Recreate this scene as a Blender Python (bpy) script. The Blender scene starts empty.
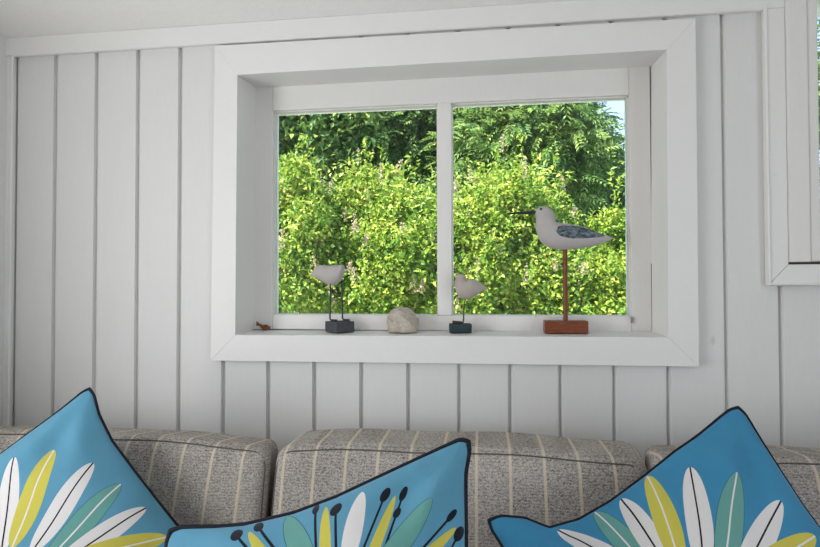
import bpy, bmesh, math, random
import numpy as np
from mathutils import Vector, Matrix
from math import radians as rad, sin, cos, pi, tan, sqrt

S = bpy.context.scene
COL = S.collection
random.seed(7)

# ------------------------------------------------------------------ camera
FPX = 555.0
cam_d = bpy.data.cameras.new('camera')
cam = bpy.data.objects.new('camera', cam_d); COL.objects.link(cam)
cam_d.sensor_width = 36.0
cam_d.lens = 36.0 * FPX / 820.0
cam_d.clip_start = 0.02
YAW, PIT, ROL = rad(7.445), rad(1.0987), rad(-0.1376)
CY, SY, CP, SP = cos(YAW), sin(YAW), cos(PIT), sin(PIT)
W_ = Vector((-SY * CP, CY * CP, SP)); R0 = Vector((CY, SY, 0)); U0 = R0.cross(W_)
R_ = R0 * cos(ROL) + U0 * sin(ROL); U_ = U0 * cos(ROL) - R0 * sin(ROL)
EYE = Vector((0, -1.35, 1.15))
m = Matrix((R_, U_, -W_)).transposed().to_4x4(); m.translation = EYE
cam.matrix_world = m
S.camera = cam

def at(px, py, y):
    """world point of the photograph's pixel on the plane at depth y"""
    v = W_ + R_ * ((px - 410) / FPX) + U_ * ((273.5 - py) / FPX)
    return EYE + v * ((y - EYE.y) / v.y)

# ------------------------------------------------------------------ world, sun, daylight, exposure
S.view_settings.view_transform = 'Standard'
S.view_settings.look = 'None'
S.view_settings.exposure = 0.0
S.view_settings.gamma = 1.0
S.view_settings.use_curve_mapping = False

world = bpy.data.worlds.new('sky'); S.world = world; world.use_nodes = True
nt = world.node_tree; nt.nodes.clear()
wo = nt.nodes.new('ShaderNodeOutputWorld'); bg = nt.nodes.new('ShaderNodeBackground')
tc = nt.nodes.new('ShaderNodeTexCoord'); sx = nt.nodes.new('ShaderNodeSeparateXYZ')
rp = nt.nodes.new('ShaderNodeValToRGB')
rp.color_ramp.elements[0].position = 0.0; rp.color_ramp.elements[0].color = (0.62, 0.76, 0.95, 1)
rp.color_ramp.elements[1].position = 0.8; rp.color_ramp.elements[1].color = (0.22, 0.45, 0.90, 1)
nt.links.new(tc.outputs['Generated'], sx.inputs[0]); nt.links.new(sx.outputs['Z'], rp.inputs[0])
nt.links.new(rp.outputs[0], bg.inputs[0]); bg.inputs[1].default_value = 1.9
nt.links.new(bg.outputs[0], wo.inputs[0])

def light(name, kind, energy, loc, direction, size=None, color=(1, 1, 1)):
    d = bpy.data.lights.new(name, kind); d.energy = energy; d.color = color
    o = bpy.data.objects.new(name, d); COL.objects.link(o); o.location = loc
    o.rotation_euler = Vector(direction).to_track_quat('-Z', 'Y').to_euler()
    if size: d.shape = 'RECTANGLE'; d.size, d.size_y = size
    return o
sun = light('sun', 'SUN', 13.0, (0, 0, 8), (0.56, 0.50, -1.0), color=(1.0, 0.93, 0.80))
sun.data.angle = rad(0.6)
# area lamps in unseen wall openings: left is the key, right an added fill
light('daylight_left_opening', 'AREA', 11.8, (-1.25, -1.12, 1.16), (1, 0.06, 0.16), (0.78, 0.86), (1.0, 0.975, 0.94))
light('added_fill_right', 'AREA', 12.0, (1.58, -2.3, 0.98), (-1, 0.25, 0.22), (1.6, 1.6), (1.0, 0.97, 0.93))

# ------------------------------------------------------------------ helpers
def link(name, mesh, mat=None, parent=None, loc=None):
    o = bpy.data.objects.new(name, mesh); COL.objects.link(o)
    if mat is not None: mesh.materials.append(mat)
    if parent is not None: o.parent = parent
    if loc is not None: o.location = loc
    return o
def obj(name, bm, mat, parent=None, smooth=False, loc=None):
    me = bpy.data.meshes.new(name)
    bmesh.ops.recalc_face_normals(bm, faces=bm.faces)
    bm.to_mesh(me); bm.free()
    if smooth:
        for p in me.polygons: p.use_smooth = True
    return link(name, me, mat, parent, loc)
def empty(name, loc, rz=0.0):
    o = bpy.data.objects.new(name, None); COL.objects.link(o)
    o.location = loc; o.rotation_euler = (0, 0, rz); o.empty_display_size = 0.05
    return o
def tag(o, label, cat, group=None):
    o['label'] = label; o['category'] = cat
    if group: o['group'] = group
    return o
def struct(o):
    o['kind'] = 'structure'; return o
def bev(bm, w, seg=2):
    if w > 0:
        bmesh.ops.bevel(bm, geom=list(bm.edges), offset=w, segments=seg, affect='EDGES', profile=0.5, clamp_overlap=True)
def add_hull8(bm, a, b):
    """a: 4 points, b: 4 points (matching order) -> closed six-faced block"""
    va = [bm.verts.new(p) for p in a]; vb = [bm.verts.new(p) for p in b]
    bm.faces.new(va); bm.faces.new(vb[::-1])
    for i in range(4):
        j = (i + 1) % 4
        bm.faces.new((va[i], vb[i], vb[j], va[j]))
def add_box(bm, x0, x1, y0, y1, z0, z1):
    add_hull8(bm, [(x0, y0, z0), (x1, y0, z0), (x1, y0, z1), (x0, y0, z1)],
                  [(x0, y1, z0), (x1, y1, z0), (x1, y1, z1), (x0, y1, z1)])
def box(x0, x1, y0, y1, z0, z1, bevel=0.0, seg=2):
    bm = bmesh.new(); add_box(bm, x0, x1, y0, y1, z0, z1)
    bmesh.ops.recalc_face_normals(bm, faces=bm.faces); bev(bm, bevel, seg); return bm
def add_tube(bm, pts, rads, n=8, closed=False, cap=True):
    pts = [Vector(p) for p in pts]; N = len(pts)
    if not hasattr(rads, '__len__'): rads = [rads] * N
    up = None; rings = []
    for i, p in enumerate(pts):
        if closed: t = pts[(i + 1) % N] - pts[i - 1]
        else: t = pts[min(i + 1, N - 1)] - pts[max(i - 1, 0)]
        t.normalize()
        if up is None:
            up = Vector((0, 0, 1)) if abs(t.z) < 0.9 else Vector((1, 0, 0))
        up = (up - t * up.dot(t)).normalized(); sd = t.cross(up)
        rings.append([bm.verts.new(p + (up * cos(2 * pi * k / n) + sd * sin(2 * pi * k / n)) * rads[i]) for k in range(n)])
    for i in range(N if closed else N - 1):
        a, b = rings[i], rings[(i + 1) % N]
        for k in range(n):
            bm.faces.new((a[k], a[(k + 1) % n], b[(k + 1) % n], b[k]))
    if cap and not closed:
        bm.faces.new(rings[0][::-1]); bm.faces.new(rings[-1])
def tube(pts, rads, n=8, closed=False):
    bm = bmesh.new(); add_tube(bm, pts, rads, n, closed); return bm
def spline(pts, k=8):
    """Catmull-Rom through points (any dimension)"""
    P = [np.array(p, float) for p in pts]; P = [2 * P[0] - P[1]] + P + [2 * P[-1] - P[-2]]; out = []
    for i in range(1, len(P) - 2):
        a, b, c, d = P[i - 1:i + 3]
        for j in range(k):
            t = j / k
            out.append(0.5 * (2 * b + (c - a) * t + (2 * a - 5 * b + 4 * c - d) * t * t + (3 * b - a - 3 * c + d) * t ** 3))
    out.append(P[-2]); return out

# ------------------------------------------------------------------ materials
class NT:
    def __init__(s, name):
        s.m = bpy.data.materials.new(name); s.m.use_nodes = True; s.t = s.m.node_tree; s.t.nodes.clear()
        s.out = s.n('ShaderNodeOutputMaterial')
    def n(s, typ, **kw):
        x = s.t.nodes.new(typ)
        for k, v in kw.items(): setattr(x, k, v)
        return x
    def l(s, a, b): s.t.links.new(a, b)
    def math(s, op, a, b=None, c=None, clamp=False):
        x = s.n('ShaderNodeMath', operation=op, use_clamp=clamp)
        for i, v in enumerate((a, b, c)):
            if v is None: continue
            if isinstance(v, (int, float)): x.inputs[i].default_value = v
            else: s.l(v, x.inputs[i])
        return x.outputs[0]
    def mix(s, f, a, b):
        x = s.n('ShaderNodeMix', data_type='RGBA')
        for sock, v in ((x.inputs[0], f), (x.inputs[6], a), (x.inputs[7], b)):
            if isinstance(v, (int, float)): sock.default_value = v
            elif isinstance(v, tuple): sock.default_value = v if len(v) == 4 else (*v, 1)
            else: s.l(v, sock)
        return x.outputs[2]
    def noise(s, vec, scale, detail=2.0, rough=0.5):
        x = s.n('ShaderNodeTexNoise'); x.inputs['Scale'].default_value = scale
        x.inputs['Detail'].default_value = detail; x.inputs['Roughness'].default_value = rough
        if vec is not None: s.l(vec, x.inputs['Vector'])
        return x.outputs['Fac']
    def mapping(s, vec, scale=(1, 1, 1), loc=(0, 0, 0)):
        x = s.n('ShaderNodeMapping'); x.inputs['Scale'].default_value = scale; x.inputs['Location'].default_value = loc
        s.l(vec, x.inputs['Vector']); return x.outputs[0]
    def ramp(s, f, stops, interp='LINEAR'):
        x = s.n('ShaderNodeValToRGB'); cr = x.color_ramp; cr.interpolation = interp
        while len(cr.elements) < len(stops): cr.elements.new(0.5)
        for e, (p, c) in zip(cr.elements, stops):
            e.position = p; e.color = (*c, 1) if len(c) == 3 else c
        s.l(f, x.inputs[0]); return x.outputs[0]
    def step(s, f, lo, hi):
        x = s.n('ShaderNodeMapRange'); x.inputs[1].default_value = lo; x.inputs[2].default_value = hi
        s.l(f, x.inputs[0]); return x.outputs[0]
    def bsdf(s, color, rough=0.5, spec=0.5, bump=None, bump_d=0.001, bump_s=1.0, **kw):
        b = s.n('ShaderNodeBsdfPrincipled')
        if isinstance(color, tuple): b.inputs['Base Color'].default_value = (*color[:3], 1)
        else: s.l(color, b.inputs['Base Color'])
        if isinstance(rough, (int, float)): b.inputs['Roughness'].default_value = rough
        else: s.l(rough, b.inputs['Roughness'])
        b.inputs['Specular IOR Level'].default_value = spec
        for k, v in kw.items(): b.inputs[k].default_value = v
        if bump is not None:
            bp = s.n('ShaderNodeBump'); bp.inputs['Distance'].default_value = bump_d; bp.inputs['Strength'].default_value = bump_s
            s.l(bump, bp.inputs['Height']); s.l(bp.outputs[0], b.inputs['Normal'])
        s.l(b.outputs[0], s.out.inputs[0]); s.b = b
        return s.m
    def coord(s, which='Object'):
        return s.n('ShaderNodeTexCoord').outputs[which]
def srgb(r, g, b):
    f = lambda c: (c / 255 / 12.92) if c / 255 <= 0.04045 else ((c / 255 + 0.055) / 1.055) ** 2.4
    return (f(r), f(g), f(b))

def paint(name, col, rough=0.45, knots=False, grain=(60, 60, 4), bump=0.0004, lumps=0.0):
    t = NT(name); c = t.coord('Object')
    g = t.noise(t.mapping(c, grain), 6.0, 4.0, 0.6)
    colr = t.mix(t.step(g, 0.3, 0.7), tuple(x * 0.985 for x in col), tuple(min(1, x * 1.01) for x in col))
    if knots:
        v = t.n('ShaderNodeTexVoronoi'); v.inputs['Scale'].default_value = 1.0
        t.l(t.mapping(c, (8.2, 1.0, 4.2), (0.31, 0, 0.4)), v.inputs['Vector'])
        ring = t.step(v.outputs['Distance'], 0.07, 0.035)
        sp = t.n('ShaderNodeSeparateColor'); t.l(v.outputs['Color'], sp.inputs[0])
        pick = t.math('GREATER_THAN', sp.outputs[0], 0.22)
        amt = t.math('MULTIPLY', t.math('MULTIPLY', ring, pick), t.math('MULTIPLY', sp.outputs[1], 0.5))
        colr = t.mix(amt, colr, srgb(176, 168, 150))
    h = g
    if lumps: h = t.math('ADD', t.math('MULTIPLY', g, 0.3), t.math('MULTIPLY', t.noise(c, lumps, 3.0, 0.6), 1.0))
    return t.bsdf(colr, rough, 0.4, h, bump)

M = {}
M['panel'] = paint('white_panel_paint', (0.765, 0.755, 0.735), 0.5, knots=True, bump=.0002)
M['trim'] = paint('white_trim_paint', (0.84, 0.825, 0.80), 0.42, grain=(8, 60, 60), bump=0.0003)
M['sash'] = paint('white_sash_paint', (0.83, 0.81, 0.775), 0.45, bump=0.0004)
M['ceiling'] = paint('ceiling_paint', (0.88, 0.865, 0.835), 0.8, grain=(20, 20, 20), bump=0.0025, lumps=70.0)
M['floor'] = None
def wood(name, a, b, scale=(3, 40, 40), rough=0.45, spec=0.4):
    t = NT(name); c = t.coord('Object')
    g = t.noise(t.mapping(c, scale), 5.0, 4.0, 0.6)
    return t.bsdf(t.mix(t.step(g, 0.3, 0.7), a, b), rough, spec, g, 0.0005)
M['floor'] = wood('pale_floor_boards', (0.62, 0.56, 0.48), (0.72, 0.66, 0.57), (30, 2, 2))
M['mahogany'] = wood('red_brown_wood', srgb(96, 44, 22), srgb(142, 76, 42), (6, 60, 60), 0.4)
M['leg_wood'] = wood('dark_leg_wood', (0.05, 0.03, 0.02), (0.10, 0.06, 0.04))
def plain(name, col, rough=0.5, spec=0.5, var=0.15, scale=60, bump=0.0, **kw):
    t = NT(name); c = t.coord('Object'); g = t.noise(c, scale, 3.0, 0.6)
    colr = t.mix(g, tuple(x * (1 - var) for x in col), tuple(min(1, x * (1 + var)) for x in col))
    return t.bsdf(colr, rough, spec, g if bump else None, bump, **kw)
M['gap_shade'] = plain('painted_gap_shade', (0.10, 0.08, 0.06), 0.9)  # dark colour painted in for the shade inside open joints
M['wire'] = plain('black_wire', (0.03, 0.028, 0.026), 0.45)
M['slate'] = plain('slate_block', srgb(74, 78, 82), 0.7, 0.3, 0.25, 90, 0.0006)
M['green_block'] = plain('dark_green_block', srgb(42, 60, 62), 0.6, 0.3, 0.25, 90, 0.0005)
M['chalk'] = plain('chalky_painted_wood', srgb(188, 182, 178), 0.75, 0.2, 0.06, 45, 0.0008)
M['chalk_pink'] = plain('weathered_painted_wood', srgb(182, 172, 164), 0.75, 0.2, 0.10, 45, 0.001)
M['rust_wire'] = plain('rusty_wire', srgb(70, 52, 42), 0.7)
M['black'] = plain('black_paint', (0.02, 0.02, 0.02), 0.4)
M['metal'] = plain('grey_metal', (0.30, 0.30, 0.30), 0.35, Metallic=0.8)
M['dry_leaf'] = plain('dried_leaf', srgb(172, 124, 88), 0.8, 0.2, 0.35, 50, 0.001)
M['ground'] = plain('pale_bounce_gravel', (0.72, 0.70, 0.64), 0.9, 0.1, 0.4, 8, 0.01)  # very pale so the unseen strip bounces light into the window recess
M['bark'] = plain('bark', (0.10, 0.075, 0.05), 0.9, 0.1, 0.4, 25, 0.01)
M['sofa_cloth'] = plain('grey_sofa_cloth', srgb(128, 122, 114), 0.95, 0.1, 0.3, 300)
M['piping'] = plain('navy_piping', srgb(24, 27, 36), 0.7, 0.25, 0.2, 200)
M['welt'] = plain('dark_seam', srgb(98, 92, 86), 0.95, 0.1, 0.3, 400)
t = NT('stone'); c = t.coord('Object')
n1 = t.noise(c, 40, 5, 0.65); n2 = t.noise(c, 160, 3, 0.6)
M['stone'] = t.bsdf(t.mix(t.step(t.math('ADD', t.math('MULTIPLY', n1, .65), t.math('MULTIPLY', n2, .35)), .36, .62),
                    srgb(168, 157, 144), srgb(200, 191, 178)), 0.85, 0.2, n1, 0.0015)
t = NT('window_glass')
tr = t.n('ShaderNodeBsdfTransparent'); tr.inputs[0].default_value = (0.97, 0.985, 0.975, 1)
gl = t.n('ShaderNodeBsdfGlossy'); gl.inputs['Roughness'].default_value = 0.02
fr = t.n('ShaderNodeFresnel'); fr.inputs[0].default_value = 1.35
mx = t.n('ShaderNodeMixShader'); t.l(fr.outputs[0], mx.inputs[0]); t.l(tr.outputs[0], mx.inputs[1]); t.l(gl.outputs[0], mx.inputs[2])
t.l(mx.outputs[0], t.out.inputs[0]); M['glass'] = t.m
# the mottled wing panel of the big shorebird
t = NT('mottled_wing_paint'); c = t.coord('Object')
n1 = t.noise(t.mapping(c, (1, 1, 1.8)), 75, 4, 0.7)
M['wing'] = t.bsdf(t.ramp(n1, [(0.34, srgb(52, 68, 80)), (0.47, srgb(112, 130, 142)), (0.60, srgb(176, 188, 194))]), 0.7, 0.2)

def leafmat(name, stops, patch=2.2, rough=0.42, trans=0.35, spec=0.35):
    t = NT(name); g = t.n('ShaderNodeNewGeometry')
    pn = t.noise(t.coord('Object'), patch, 3, 0.6)
    f = t.math('ADD', t.math('MULTIPLY', g.outputs['Random Per Island'], 0.62), t.math('MULTIPLY', t.step(pn, .3, .7), 0.38))
    colr = t.ramp(f, stops)
    t.bsdf(colr, rough, spec)
    tl = t.n('ShaderNodeBsdfTranslucent'); t.l(colr, tl.inputs[0])
    mx = t.n('ShaderNodeMixShader'); mx.inputs[0].default_value = trans
    t.l(t.b.outputs[0], mx.inputs[1]); t.l(tl.outputs[0], mx.inputs[2]); t.l(mx.outputs[0], t.out.inputs[0])
    return t.m
M['hedge_leaf'] = leafmat('hedge_leaf', [(0.12, (0.07, 0.18, 0.025)), (0.38, (0.20, 0.36, 0.04)), (0.66, (0.42, 0.53, 0.07)), (0.92, (0.72, 0.70, 0.17))])
M['tree_leaf'] = leafmat('tree_leaf', [(0.15, (0.05, 0.13, 0.045)), (0.5, (0.13, 0.25, 0.075)), (0.9, (0.34, 0.45, 0.13))], spec=.15)
M['ash_leaf'] = leafmat('ash_leaf', [(0.15, (0.07, 0.17, 0.05)), (0.5, (0.19, 0.33, 0.09)), (0.9, (0.46, 0.56, 0.15))], spec=.2)
M['blossom'] = leafmat('faded_pink_blossom', [(0.1, (0.50, 0.38, 0.24)), (0.5, (0.64, 0.52, 0.36)), (0.9, (0.70, 0.64, 0.38))])

# striped tweed of the back cushions: stripes every 65 mm along local X
t = NT('striped_tweed'); c = t.coord('Object'); s_ = t.n('ShaderNodeSeparateXYZ'); t.l(c, s_.inputs[0])
sp1 = t.noise(c, 420, 2, 0.7); sp2 = t.noise(t.mapping(c, (0.75, 0.75, 1.3)), 270, 2, 0.6); big = t.noise(c, 9, 2, 0.5)
rib = t.math('SINE', t.math('MULTIPLY', s_.outputs['Z'], 2 * pi / 0.0052))
f = t.math('ADD', t.math('ADD', t.math('MULTIPLY', sp1, .55), t.math('MULTIPLY', sp2, .45)), t.math('MULTIPLY', rib, .022))
f = t.math('ADD', f, t.math('MULTIPLY', t.math('SUBTRACT', big, .5), .12))
base = t.ramp(f, [(0.35, srgb(96, 90, 86)), (0.48, srgb(162, 154, 147)), (0.62, srgb(200, 192, 184))])
ph = t.math('PINGPONG', s_.outputs['X'], 0.0324)
wob = t.math('ADD', ph, t.math('MULTIPLY', t.math('SUBTRACT', sp1, .5), .0022))
st = t.math('MULTIPLY', t.step(wob, 0.0036, 0.0020), 0.72)
M['tweed'] = t.bsdf(t.mix(st, base, srgb(222, 208, 182)), 0.95, 0.1, f, 0.0022)

# ------------------------------------------------------------------ large structure
GR = [-1.2745, -1.1545, -1.033, -0.912, -0.792, -0.669, -0.547, -0.425, -0.303, -0.184, -0.0585, 0.0645, 0.183, 0.307, 0.4285, 0.557, 0.674,
      0.797, 0.919, 1.041, 1.163, 1.285, 1.407, 1.529]
XL, XR, YB = -1.2885, 1.62, -4.15
FB = 0.018                       # face of the wall boards
CEIL0, SLOPE = 1.826, tan(rad(17))
def ceil_z(y): return CEIL0 + max(0, -y) * SLOPE if y > -2.4 else CEIL0 + 2.4 * SLOPE
HOLES = [(-0.650, 0.452, 0.998, 1.728), (0.700, 1.330, 1.206, 1.80)]
prof = [(XL - .1, FB)]
for g in GR:
    prof += [(g - .0052, FB), (g - .0050, FB + .011), (g + .0008, FB + .011), (g + .0074, FB)]
prof.append((XR + .1, FB))
def insert(profile, x):
    for i in range(len(profile) - 1):
        (a, ya), (b, yb) = profile[i], profile[i + 1]
        if a < x < b:
            profile.insert(i + 1, (x, ya + (yb - ya) * (x - a) / (b - a))); return
for h in HOLES:
    insert(prof, h[0]); insert(prof, h[1])
bm = bmesh.new()
def wall_skin(bm, profile, z0, z1):
    for (a, ya), (b, yb) in zip(profile[:-1], profile[1:]):
        spans = [(z0, z1)]; mid = (a + b) / 2
        for h in HOLES:
            if h[0] < mid < h[1]: spans = [(z0, h[2]), (h[3], z1)]
        for s0, s1 in spans:
            bm.faces.new([bm.verts.new(p) for p in ((a, ya, s0), (b, yb, s0), (b, yb, s1), (a, ya, s1))])
wall_skin(bm, prof, -0.02, 1.86)
outer = [(XL - .1, .115), (HOLES[0][0], .115), (HOLES[0][1], .115), (HOLES[1][0], .115), (HOLES[1][1], .115), (XR + .1, .115)]
wall_skin(bm, outer, -0.4, 1.9)
for x0, x1, z0, z1 in HOLES:
    for a, b in (((x0, z0), (x1, z0)), ((x1, z0), (x1, z1)), ((x1, z1), (x0, z1)), ((x0, z1), (x0, z0))):
        bm.faces.new([bm.verts.new(p) for p in ((a[0], FB, a[1]), (b[0], FB, b[1]), (b[0], .115, b[1]), (a[0], .115, a[1]))])
bmesh.ops.remove_doubles(bm, verts=bm.verts, dist=1e-5)
struct(obj('wall_back', bm, M['panel']))

def wall_with_hole(name, P, h, thick_dir):
    """P(s, z, d): wall coords to world; h = (s0, s1, z0, z1) opening; outline given as S range"""
    bm = bmesh.new()
    s0, s1, z0, z1 = h['s0'], h['s1'], -0.02, h['top']
    a, b, c_, d_ = h['hole']
    for q in ((s0, a, z0, z1), (b, s1, z0, z1), (a, b, z0, c_), (a, b, d_, z1)):
        u0, u1, v0, v1 = q
        add_hull8(bm, [P(u0, v0, 0), P(u1, v0, 0), P(u1, v1, 0), P(u0, v1, 0)],
                      [P(u0, v0, .1), P(u1, v0, .1), P(u1, v1, .1), P(u0, v1, .1)])
    return struct(obj(name, bm, M['panel']))
wall_with_hole('wall_left', lambda s, z, d: (XL - d, s, z), dict(s0=YB, s1=FB, top=2.62, hole=(-1.52, -.72, .72, 1.60)), -1)
wall_with_hole('wall_right', lambda s, z, d: (XR + d, s, z), dict(s0=YB, s1=FB, top=2.62, hole=(-3.12, -1.48, .12, 1.85)), 1)  # opening made up to hold the added fill lamp
struct(obj('wall_rear', box(XL - .1, XR + .1, YB - .1, YB, -.02, 2.62), M['panel']))
struct(obj('floor', box(XL - .1, XR + .1, YB - .1, .115, -.12, 0), M['floor']))
bm = bmesh.new()  # slab runs past the left wall: unseen eave added to block sun
yk = -2.4
add_hull8(bm, [(XL - .95, .115, CEIL0), (XR + .12, .115, CEIL0), (XR + .12, .115, CEIL0 + .14), (XL - .95, .115, CEIL0 + .14)],
              [(XL - .95, 0, CEIL0), (XR + .12, 0, CEIL0), (XR + .12, 0, CEIL0 + .14), (XL - .95, 0, CEIL0 + .14)])
add_hull8(bm, [(XL - .95, 0, CEIL0), (XR + .12, 0, CEIL0), (XR + .12, 0, CEIL0 + .14), (XL - .95, 0, CEIL0 + .14)],
              [(XL - .95, yk, ceil_z(yk)), (XR + .12, yk, ceil_z(yk)), (XR + .12, yk, ceil_z(yk) + .14), (XL - .95, yk, ceil_z(yk) + .14)])
add_hull8(bm, [(XL - .95, yk, ceil_z(yk)), (XR + .12, yk, ceil_z(yk)), (XR + .12, yk, ceil_z(yk) + .14), (XL - .95, yk, ceil_z(yk) + .14)],
              [(XL - .95, YB - .12, ceil_z(yk)), (XR + .12, YB - .12, ceil_z(yk)), (XR + .12, YB - .12, ceil_z(yk) + .14), (XL - .95, YB - .12, ceil_z(yk) + .14)])
bmesh.ops.remove_doubles(bm, verts=bm.verts, dist=1e-5)
struct(obj('ceiling', bm, M['ceiling']))
M['lawn'] = plain('rough_lawn', (0.12, 0.20, 0.05), 0.9, 0.1, 0.4, 8, 0.01)
struct(obj('ground', box(-14, 14, 2.5, 22, -.5, -.35), M['lawn']))
struct(obj('path', box(-14, 14, .2, 2.4995, -.5, -.352), M['ground']))  # unseen pale strip added as a reflector below the window

# cornice along the top of the board wall, its rounded lower bead, the corner trim at the left
def beaded(name, segs, beads):
    bm = bmesh.new()
    for s in segs: add_box(bm, *s)
    for b in beads: add_tube(bm, b, .0036, 10)
    o = struct(obj(name, bm, M['trim'], smooth=False)); return o
CZ = 1.7765
beaded('trim_1', [(XL, .6845, .0005, FB, CZ + .001, CEIL0 - .0005)],
       [[(-1.268, .0045, CZ + .002), (.6425, .0045, CZ + .002)]])
cr = [(-1.2735 + .006 * (1 - cos(a)), .0045, CZ - .006 + .006 * sin(a)) for a in np.linspace(0, pi / 2, 6)]
beaded('trim_2', [(XL, -1.2735, .004, FB, 0.0, CZ - .0003)], [[(-1.2735, .0045, .02)] + cr])

# ------------------------------------------------------------------ window_1
W1 = struct(empty('window_1', (0, 0, 0)))
def casing(name, outer, inner, parent, y0=0.0, y1=FB - .0005, mitre=.00012):
    """four mitred boards between an outer and an inner quad (x,z corners TL,TR,BR,BL)"""
    for i in range(4):
        j = (i + 1) % 4
        o1, o2, i2, i1 = [np.array(p, float) for p in (outer[i], outer[j], inner[j], inner[i])]
        d = (o2 - o1) / np.linalg.norm(o2 - o1) * mitre
        q = [o1 + d, o2 - d, i2 - d, i1 + d]
        bm = bmesh.new()
        add_hull8(bm, [(x, y0, z) for x, z in q], [(x, y1, z) for x, z in q])
        bmesh.ops.recalc_face_normals(bm, faces=bm.faces); bev(bm, .0004, 1)
        obj(name, bm, M['trim'], parent)
xz = lambda px, py, y: (at(px, py, y).x, at(px, py, y).z)
OUT = [xz(214.6, 45.8, 0), xz(695.6, 18.2, 0), xz(699.1, 366.6, 0), xz(210.6, 360.6, 0)]
INN = [xz(237.3, 74.8, 0), xz(666.7, 49.6, 0), xz(668.4, 337.4, 0), xz(235.2, 335.0, 0)]
casing('casing', OUT, INN, W1)
D = 0.112
BAK = [xz(256.2, 87, D), xz(651.0, 65.5, D), xz(651.2, 331.0, D), xz(252.8, 329.6, D)]
names = ['head_lining', 'side_jamb', 'sill', 'side_jamb']
ctr = np.array([-0.1, 1.36])
for i in range(4):
    j = (i + 1) % 4
    f1, f2, b1, b2 = [np.array(p, float) for p in (INN[i], INN[j], BAK[i], BAK[j])]
    ax = 0 if i in (1, 3) else 1
    off = np.zeros(2); off[ax] = {0: .02, 1: .02, 2: -.02, 3: -.02}[i]
    e = 0.0022
    def P3(p, y): return (p[0], y, p[1])
    bm = bmesh.new()
    add_hull8(bm, [P3(f1, e), P3(f2, e), P3(b2, D + .05), P3(b1, D + .05)],
                  [P3(f1 + off, e), P3(f2 + off, e), P3(b2 + off, D + .05), P3(b1 + off, D + .05)])
    obj(names[i], bm, M['trim'], W1)
# sash: stiles run full height, rails between them, a mullion in the middle
sash = obj('sash', box(-.633, -.5725, D, D + .045, 1.0265, 1.703, .0015), M['sash'], W1)
bm = sash.data
def sbox(*a, n='rail', mat='sash', bevel=.0015): return obj(n, box(*a, bevel), M[mat], W1)
zt, zb = 1.6305, 1.0672
sbox(.3722, .4225, D, D + .045, 1.0285, 1.703, n='stile')
sbox(-.572, .3717, D + .0005, D + .045, zt, 1.703, n='top_rail')
sbox(-.572, .3717, D + .0005, D + .045, 1.0275, zb, n='bottom_rail')
sbox(-.1168, -.0802, D - .001, D + .044, zb + .0003, zt - .0003, n='mullion')
sash.name = 'stile'
for x0, x1 in ((-.5725, -.1168), (-.0802, .3722)):
    # thin glazing bead round each pane, then the pane itself
    bm = bmesh.new(); q = .0028
    for a in ((x0, x0 + q, zb, zt), (x1 - q, x1, zb, zt), (x0, x1, zb, zb + q * .5), (x0, x1, zt - q, zt)):
        add_box(bm, a[0], a[1], D + .012, D + .040, a[2], a[3])
    obj('glazing_bead', bm, M['sash'], W1)
    obj('pane', box(x0 + .001, x1 - .001, D + .024, D + .028, zb + .001, zt - .001), M['glass'], W1)
obj('corner_gap_shade', box(.4203, .4222, D - .0007, D + .01, 1.031, 1.20), M['gap_shade'], W1)  # solid dark strip standing for shade between stile and jamb
obj('catch', box(.3695, .3755, D - .006, D - .0013, 1.051, 1.0665, .001), M['metal'], W1)

# ------------------------------------------------------------------ window_2 (right edge of the picture)
W2 = struct(empty('window_2', (0, 0, 0)))
c0 = (.642, 1.146); ci = (.6845, 1.1925)
for q in ([(c0[0], CZ + .0006), (ci[0], CZ + .0006), (ci[0], ci[1] + .0004), (c0[0], c0[1] + .0004)],
          [(c0[0] + .0004, c0[1]), (ci[0], ci[1]), (1.345, ci[1]), (1.39, c0[1])],
          [(1.345, CZ + .0006), (1.39, CZ + .0006), (1.39, c0[1] + .0005), (1.345, ci[1] + .0005)]):
    bm = bmesh.new(); add_hull8(bm, [(x, 0, z) for x, z in q], [(x, FB - .0005, z) for x, z in q])
    bmesh.ops.recalc_face_normals(bm, faces=bm.faces); bev(bm, .0015, 2)
    obj('casing', bm, M['trim'], W2)
obj('bead', tube([(c0[0] + .0015, .001, CZ + .004), (c0[0] + .002, .0005, c0[1] + .002), (1.388, .0005, c0[1] + .002)], .0042, 10), M['trim'], W2)
obj('frame_stile', box(.6848, .7270, -.007, .06, 1.1975, 1.792, .002), M['sash'], W2)
obj('frame_stile', box(1.30, 1.342, -.006, .06, 1.1975, 1.792, .0025), M['sash'], W2)
obj('casement', box(.7272, .7515, -.003, .055, 1.1985, 1.792, .004), M['sash'], W2)
obj('bottom_rail', box(.7517, 1.2995, -.003, .055, 1.1985, 1.226, .003), M['sash'], W2)
obj('head_casing', box(.6850, 1.60, .0006, FB - .0005, 1.7925, CEIL0 - .0006), M['trim'], W2)
obj('sill_gap_shade', box(.6855, 1.343, .008, .10, 1.1870, 1.1972), M['gap_shade'], W2)  # solid dark block standing for the shade below the casement
obj('pane', box(.7495, 1.303, .03, .034, 1.22, 1.80), M['glass'], W2)

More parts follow.
